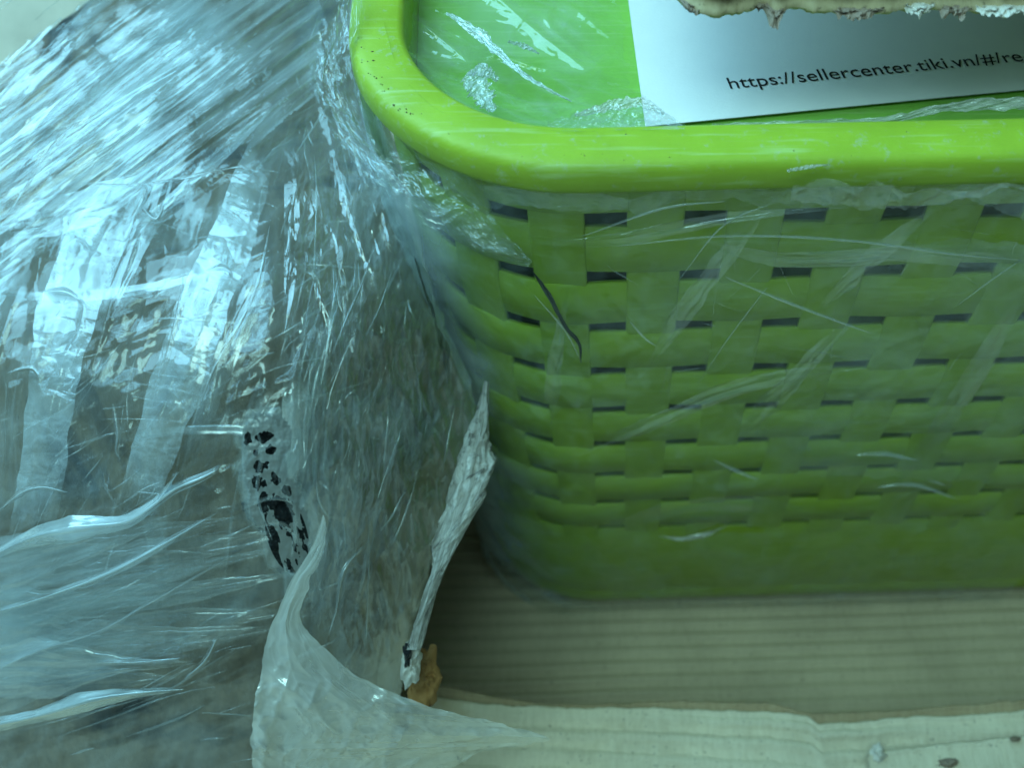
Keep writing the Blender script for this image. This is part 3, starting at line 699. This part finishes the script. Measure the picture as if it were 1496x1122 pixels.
# sharp folds; the wide ones are whitened to paint in their highlights
def fold(pts, wd, lift=.012, tent=.003):
    global sd; sd += 7; return ribbon('film_fold_and_glint', pts, wd, lift, FILM_glint if max(wd) > 9 else FILM_crease, sd, amp=.0012, tent=tent, m=9)
for pts, wd in [
    ([(-20, 818), (50, 785), (130, 770), (185, 762), (255, 715), (310, 690), (345, 668)], [10, 24, 40, 24, 14, 14, 6]),
    ([(-20, 900), (80, 868), (160, 838), (240, 795), (318, 748)], [8, 10, 13, 12, 3]),
    ([(-20, 985), (60, 950), (140, 925), (230, 875), (340, 812)], [5, 6, 6, 5, 2]),
    ([(-20, 1062), (60, 1045), (140, 1022), (210, 1012), (268, 1008)], [22, 18, 30, 16, 5]),
    ([(135, 968), (200, 968), (270, 962)], [3, 8, 3]),
    ([(318, 930), (300, 965), (270, 992)], [7, 10, 5]),
    ([(0, 745), (40, 716), (60, 712), (100, 720)], [3, 10, 6, 2]),
    ([(165, 590), (172, 640), (170, 660), (178, 675)], [4, 9, 7, 3]),
    ([(10, 545), (50, 540), (60, 556)], [3, 10, 3]),
    ([(120, 500), (85, 575)], [3, 3]),
    ([(150, 690), (158, 720), (168, 735)], [3, 6, 3]),
    ([(230, 735), (260, 690)], [14, 3]),
    ([(395, 330), (375, 420), (310, 545), (275, 640)], [3, 6, 6, 3]),
    ([(272, 380), (262, 440), (236, 540), (206, 610)], [2, 4, 4, 2]),
    ([(300, 395), (330, 392), (340, 400)], [2, 12, 3]),
    ([(60, 425), (100, 428), (120, 440)], [3, 14, 4]),
    ([(120, 268), (200, 270), (300, 252), (370, 238)], [3, 5, 5, 2]),
    ([(0, 330), (40, 270), (75, 215), (160, 130)], [2, 5, 5, 2]),
    ([(205, 300), (228, 320), (240, 295)], [3, 14, 4]),
    ([(190, 320), (205, 300), (215, 270)], [3, 12, 4]),
    ([(550, 350), (530, 410), (500, 480), (485, 520)], [2, 4, 5, 2]),
    ([(575, 390), (550, 460), (535, 490)], [2, 5, 3]),
    ([(610, 560), (615, 590), (612, 615)], [2, 7, 2]),
    ([(665, 590), (655, 640), (645, 700)], [2, 6, 2]),
    ([(540, 790), (505, 830), (490, 900), (480, 930)], [2, 8, 6, 2]),
    ([(540, 800), (538, 860), (535, 935)], [2, 3, 5]),
    ([(460, 690), (470, 740), (500, 775)], [2, 5, 2]),
    ([(300, 10), (200, 70), (110, 130), (40, 200)], [3, 6, 7, 3])]:
    fold(pts, wd, lift=rng.uniform(.009, .013))
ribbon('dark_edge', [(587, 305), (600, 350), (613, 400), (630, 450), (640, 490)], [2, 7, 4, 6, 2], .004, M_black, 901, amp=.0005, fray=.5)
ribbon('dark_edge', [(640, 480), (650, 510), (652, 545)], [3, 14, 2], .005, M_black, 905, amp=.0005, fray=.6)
for k_, (pts, wd) in enumerate([([(350, 690), (385, 655), (440, 640)], [2, 7, 3]), ([(366, 600), (382, 660), (376, 720), (398, 790)], [3, 6, 5, 2]), ([(352, 745), (395, 728), (436, 735)], [2, 6, 3]),
                               ([(428, 640), (412, 700), (432, 760), (426, 820)], [3, 12, 8, 3]), ([(372, 770), (410, 766), (446, 800)], [2, 8, 2]), ([(400, 610), (408, 668), (400, 700)], [6, 10, 3])]):
    ribbon('film_strip', pts, wd, .0062, FILM_strip2, 930 + k_, amp=.0006, over=True, fray=.3)
# hair-fine scratches and threads of film, too many to count
def threads(name, n, xr_, yr_, place, parent, seed, lw=(.00005, .00018), lp=(15, 70), ang=None, curl=1.6):
    r = np.random.RandomState(seed); V = []; Fc = []; UV = []; b = 0
    for i in range(n):
        x, y = r.uniform(*xr_), r.uniform(*yr_); a = r.uniform(0, math.pi * 2) if ang is None else ang(x, y, r); L = lp[0] * (lp[1] / lp[0]) ** r.rand(); k = r.uniform(-curl, curl); m = 9
        t = np.linspace(0, 1, m); an = a + k * t + curl * .25 * np.sin(t * r.uniform(2, 9)); px = x + np.cumsum(np.cos(an)) * L / m; py = y + np.cumsum(np.sin(an)) * L / m
        P = place(px, py)
        if P is None: continue
        wd = r.uniform(*lw) * (np.sin(t * math.pi) + .15); tg = np.gradient(P, axis=0); tg /= np.linalg.norm(tg, axis=1)[:, None] + 1e-9
        s_ = np.cross(tg, FW); s_ /= np.linalg.norm(s_, axis=1)[:, None] + 1e-9
        ridge_ = P - FW * .00025
        rows = np.stack([P - s_ * wd[:, None], ridge_, P + s_ * wd[:, None]], 1)
        V.append(rows.reshape(-1, 3)); UV.append(np.stack([np.tile([0, .0003, .0006], m) + i * .01, np.repeat(t, 3) * L * .0001], -1))
        Fc.append(grid_faces(m, 3, base=b)); b += m * 3
    o = link_mesh(name, np.concatenate(V), np.concatenate(Fc), FILM_hair, parent, True, np.concatenate(UV)); o['kind'] = 'stuff'
    return o
def on_parcel(px, py):
    if np.any(px > right_edge(py) - 4) or np.any(hole(px, py) < 1): return None
    return at(px, py, bdepth(px, py) - .0085 - .002 * vn(px / 20, py / 20, 3))
def crease_dir(x, y, r):
    if x > 430: return r.choice([math.pi / 2 + r.normal(.12, .25), math.pi / 2 + r.normal(.12, .25), r.uniform(0, 3.14)])
    if y + .25 * x < 340: return r.normal(-.62, .14)
    if y + .15 * x > 780: return r.normal(-.36, .16)
    return r.choice([r.normal(1.95, .2), r.normal(-.05, .22), r.normal(-.6, .3)])
threads('film_wrinkles', 260, (-30, 620), (-60, 760), on_parcel, parcel, 3, lw=(.00005, .00022), lp=(25, 240), ang=crease_dir, curl=.35)
threads('film_wrinkles', 60, (-30, 460), (760, 1120), on_parcel, parcel, 6, lw=(.00005, .00025), lp=(40, 300), ang=crease_dir, curl=.25)
threads('film_wrinkles', 70, (440, 660), (150, 760), on_parcel, parcel, 5, lw=(.00004, .00014), lp=(15, 70), curl=1.0)
def on_wall(px, py, strict=True):
    # the film sits about 3 mm proud of the sloping front wall
    a = (px - 748) / F; b = (561 - py) / F; v = FW + a[:, None] * RT + b[:, None] * UP
    # plane: y = YF + .071*(WTOP - z) - .004 with the small yaw
    tn = math.tan(YAW)
    num = YF + .071 * (WTOP - HC) - .0045 - tn * PV[0]; den = v[:, 1] + .071 * v[:, 2] - tn * v[:, 0]
    P = C0 + v * (num / den)[:, None]
    if strict and (np.any(P[:, 0] < .006 + .091 * (WTOP - P[:, 2])) or np.any(P[:, 2] > WTOP - .002) or np.any(P[:, 2] < .03)): return None
    return P
threads('film_wrinkles', 45, (740, 1500), (290, 760), on_wall, basket, 8, lw=(.00004, .00013), lp=(20, 160), curl=.3)
def slash(pts, wpx):
    pts = np.asarray(pts, float); t = np.linspace(0, 1, 24); p = poly_at(t, pts); P = on_wall(p[:, 0], p[:, 1], False)
    wd = wpx * .0001 * np.sin(t * math.pi) ** .6 + .00003; tg = np.gradient(P, axis=0); tg /= np.linalg.norm(tg, axis=1)[:, None]
    s_ = np.cross(tg, FW); s_ /= np.linalg.norm(s_, axis=1)[:, None]
    rows = np.stack([P - s_ * wd[:, None], P - FW * .0006 , P + s_ * wd[:, None]], 1)
    sheet('film_fold_and_glint', rows, FILM_crease, basket, np.stack([np.tile([0, .0003, .0006], 24).reshape(24, 3), np.repeat(t, 3).reshape(24, 3) * .01], -1))
for pts, wd in [([(1042, 672), (1080, 690), (1110, 702)], 5), ([(1248, 665), (1290, 663), (1342, 673)], 5.5), ([(1280, 712), (1330, 708), (1398, 729)], 5),
                ([(1060, 405), (1160, 445), (1272, 487)], 3), ([(990, 410), (1070, 320), (1120, 300)], 1.5), ([(780, 430), (830, 490), (850, 530)], 2),
                ([(850, 345), (990, 300), (1060, 294)], 2), ([(900, 360), (1050, 345), (1250, 352), (1400, 372), (1490, 380)], 2.2), ([(920, 470), (950, 500), (960, 506)], 2.5),
                ([(1355, 702), (1370, 705), (1382, 710)], 3), ([(1020, 560), (1060, 500), (1120, 420)], 1.2), ([(1400, 445), (1440, 415), (1490, 380)], 1.4)]:
    slash(pts, wd)

def wall_band(pts, wd, mat, seed, name='film_strip', lift=0.0):
    pts = np.asarray(pts, float); t = np.linspace(0, 1, 70); p = poly_at(t, pts); tg = np.gradient(p, axis=0); tg /= np.linalg.norm(tg, axis=1)[:, None]
    nn = np.stack([-tg[:, 1], tg[:, 0]], -1); u = np.linspace(-1, 1, 13); T, U = np.meshgrid(t, u, indexing='ij')
    wv = np.interp(t, np.linspace(0, 1, len(wd)), wd)[:, None] / 2 * (1 + .3 * fbm(T * 9, np.sign(U) * 3, seed, 3))
    q = p[:, None] + nn[:, None] * (U * wv)[..., None]; P = on_wall(q[..., 0].ravel(), q[..., 1].ravel(), False).reshape(q.shape[:2] + (3,))
    P = P - FW * (lift + .0012 * ridge(U * 1.5 + vn(T * 3, U * 0, seed), T * 4, seed, 2, 2.))[..., None]
    sheet(name, P, mat, basket, np.stack([U * wv * .00014, T * .06], -1), clear=smooth(np.abs(T - .5) + .2 * fbm(T * 5, U, seed + 3, 3), .2, .5))
for k_, (pts, wd) in enumerate([([(930, 560), (1010, 440), (1120, 300)], [4, 26, 30, 6]), ([(1180, 470), (1270, 380), (1370, 300)], [2, 22, 26, 4]), ([(770, 360), (900, 350), (1060, 320), (1250, 300)], [6, 22, 16, 2]),
        ([(1060, 660), (1150, 560), (1260, 450)], [2, 30, 22, 3]), ([(960, 340), (1150, 380), (1330, 372), (1500, 392)], [4, 24, 26, 22]), ([(1300, 720), (1390, 600), (1490, 430)], [4, 30, 34, 10]),
        ([(800, 640), (812, 520), (830, 420)], [4, 24, 16, 3]), ([(760, 690), (900, 640), (1100, 560), (1300, 530)], [6, 20, 24, 4]), ([(860, 780), (1000, 740), (1200, 742)], [4, 22, 26, 3])]):
    wall_band(pts, wd, FILM_strip, 300 + k_)
wall_band([(958, 782), (1000, 786), (1030, 780), (1064, 766)], [2, 6, 7, 2], FILM_milk, 340, 'film_fold_and_glint', .001)
wall_band([(778, 398), (800, 430), (826, 478), (846, 505), (848, 530)], [2, 8, 5, 7, 1], M_strand, 333, 'dark_strand', .0008)
# black stuff seen through the tear, with a web of torn film over it
def patch(name, off, mat, thr, holes, seed, grow):
    n = 240; X, Y = np.meshgrid(np.linspace(330, 480, n), np.linspace(580, 860, int(n * 1.5)))
    D = bdepth(X, Y) - off - (.0004 if holes else .0012) * fbm(X / 16, Y / 16, seed, 3)
    k = hole(X, Y, grow) + .45 * fbm(X / 16, Y / 16, seed + 2, 4) < 1.0
    if holes:
        xx = X + 6.5 * fbm(X / 8, Y / 9, seed + 5, 3); y2 = Y + 6.5 * fbm(X / 8, Y / 9, seed + 6, 3)
        for cx, cy, rx, ry in [(363, 640, 5, 9), (386, 638, 10, 7), (371, 660, 3, 3), (395, 658, 6, 8), (381, 682, 10, 8), (375, 703, 5, 10), (384, 706, 4, 8),
                               (402, 700, 5, 9), (419, 718, 5, 7), (384, 735, 8, 14), (404, 738, 12, 14), (418, 752, 12, 20)]:
            k &= ((xx - cx) / rx) ** 2 + ((y2 - cy) / ry) ** 2 > 1
        low = ((X - 417 - (Y - 770) * .2) / 30) ** 2 + ((Y - 780) / 58) ** 2 < 1
        k &= ~(low & (fbm((X - .3 * Y) / 8, Y / 20, seed + 15, 4) > .03))
    return sheet(name, at(X, Y, D), mat, parcel, np.stack([X, Y], -1) * (.19 / F), k, clear=smooth(hole(X, Y, grow) + .3 * fbm(X / 20, Y / 20, 77, 3), .45, .95) if holes else None)
patch('black_lining', -.0035, M_black, 0, False, 3, 8)
patch('torn_web', .0045, FILM_web, 0, True, 9, 22)

# milky flap of film torn loose and lying over the foreground
Lc = [(472, 752), (455, 800), (425, 850), (402, 900), (388, 945), (382, 975), (374, 1010), (369, 1045), (367, 1075), (368, 1100), (372, 1130), (384, 1170)]
Rc = [(474, 756), (471, 802), (452, 855), (436, 902), (474, 945), (530, 990), (640, 1036), (730, 1056), (806, 1080), (745, 1092), (690, 1106), (600, 1165)]
tt = np.linspace(0, 1, len(Lc)); T = np.linspace(0, 1, 170); uu = np.linspace(0, 1, 130)
Lp = crom(T, tt, np.array(Lc, float)) + np.stack([4 * fbm(T * 16, T * 0 + 9, 13, 4) * smooth(T, .1, .3), T * 0], -1); Rp_ = crom(T, tt, np.array(Rc, float))
Rp_ = Rp_ + np.stack([5 * fbm(T * 30, T * 0, 3, 4), 5 * fbm(T * 34, T * 0 + 5, 6, 4)], -1)
U, TT = np.meshgrid(uu, T); Q = Lp[:, None] + (Rp_ - Lp)[:, None] * U[..., None]
dB = np.interp(TT, [0, .3, .6, .8, 1], [.181, .186, .190, .196, .205]) + .020 * U * smooth(TT, .35, .8) + .006 * np.abs(U - .45) * smooth(TT, .1, .5)
qx, qy = Q[..., 0], Q[..., 1]
Dp = dB - .0040 * ridge((qx - 470) / (qy - 700 + 60) * 1.7 + .3 * vn(qx / 90, qy / 90, 5), qy / 240, 15, 1, 2.) * smooth(TT, .05, .4)
Dp = Dp - .0011 * ridge((qx + .3 * qy) / 34, (qy - .5 * qx) / 46, 35, 2, 2.) * smooth(TT, .3, .6)
Dp = Dp - .0022 * ridge((qx * .8 + qy * .6) / 70, (qy - qx) / 130, 25, 2, 2.) * smooth(TT, .2, .6) - .0016 * ridge((qx - qy * .9) / 60, (qx + qy) / 90, 29, 2, 3.) * smooth(TT, .3, .7)
sheet('torn_film_flap', at(Q[..., 0], Q[..., 1], Dp), FILM_flap, parcel, np.stack([U * .05 * (.25 + TT), TT * .06], -1))
# rolled whitish edge of torn film standing up beside the basket
Lc = [(708, 556), (692, 612), (674, 675), (657, 740), (640, 800), (626, 850), (608, 905), (594, 950)]
Rc = [(714, 558), (713, 615), (713, 665), (709, 700), (690, 752), (664, 805), (640, 860), (616, 950)]
T = np.linspace(0, 1, 150); tt = np.linspace(0, 1, len(Lc)); Lp = crom(T, tt, np.array(Lc, float)); Rp_ = crom(T, tt, np.array(Rc, float))
a = np.linspace(0, 2 * math.pi, 45); A, TT = np.meshgrid(a, T)
cx = (Lp + Rp_) / 2; hw = np.linalg.norm(Rp_ - Lp, axis=1) / 2
hv = (Rp_ - Lp) * (.5 + .22 * np.exp(-((T - .42) / .22) ** 2))[:, None]; wob_ = (1 + .42 * fbm(np.cos(A) * 1.5 + TT * 14, np.sin(A) * 1.5, 4, 4)); Xc = cx[:, 0][:, None] + np.cos(A) * hv[:, 0][:, None] * wob_; Yc = cx[:, 1][:, None] + np.cos(A) * hv[:, 1][:, None] * wob_
base = np.interp(TT, [0, .3, .7, 1], [.218, .211, .204, .202])
Dc = base - np.sin(A) * hw[:, None] * .00011 - .0018 * ridge(A * 1.2 + TT * 2, TT * 7, 8, 3, 2.) * np.sin(A).clip(0) - .0013 * fbm(Xc / 9, Yc / 16, 19, 4)
sheet('rolled_film_edge', at(Xc, Yc, Dc), M_curl, parcel, np.stack([A * .0025, TT * .06], -1))
bit('frayed_end', 602, 972, .2035, 17, 34, M_curl, parcel, 21)
bit('frayed_end', 596, 958, .2025, 7, 22, M_black, parcel, 23)
# brown scrap beside the frayed end
scrap = thing('cardboard_scrap', tuple(at(622, 1000, .212)), 'small orange-brown torn cardboard scrap beside the frayed film end', 'cardboard')
bit('torn_piece', 622, 990, .212, 24, 46, M_scrap, scrap, 14)
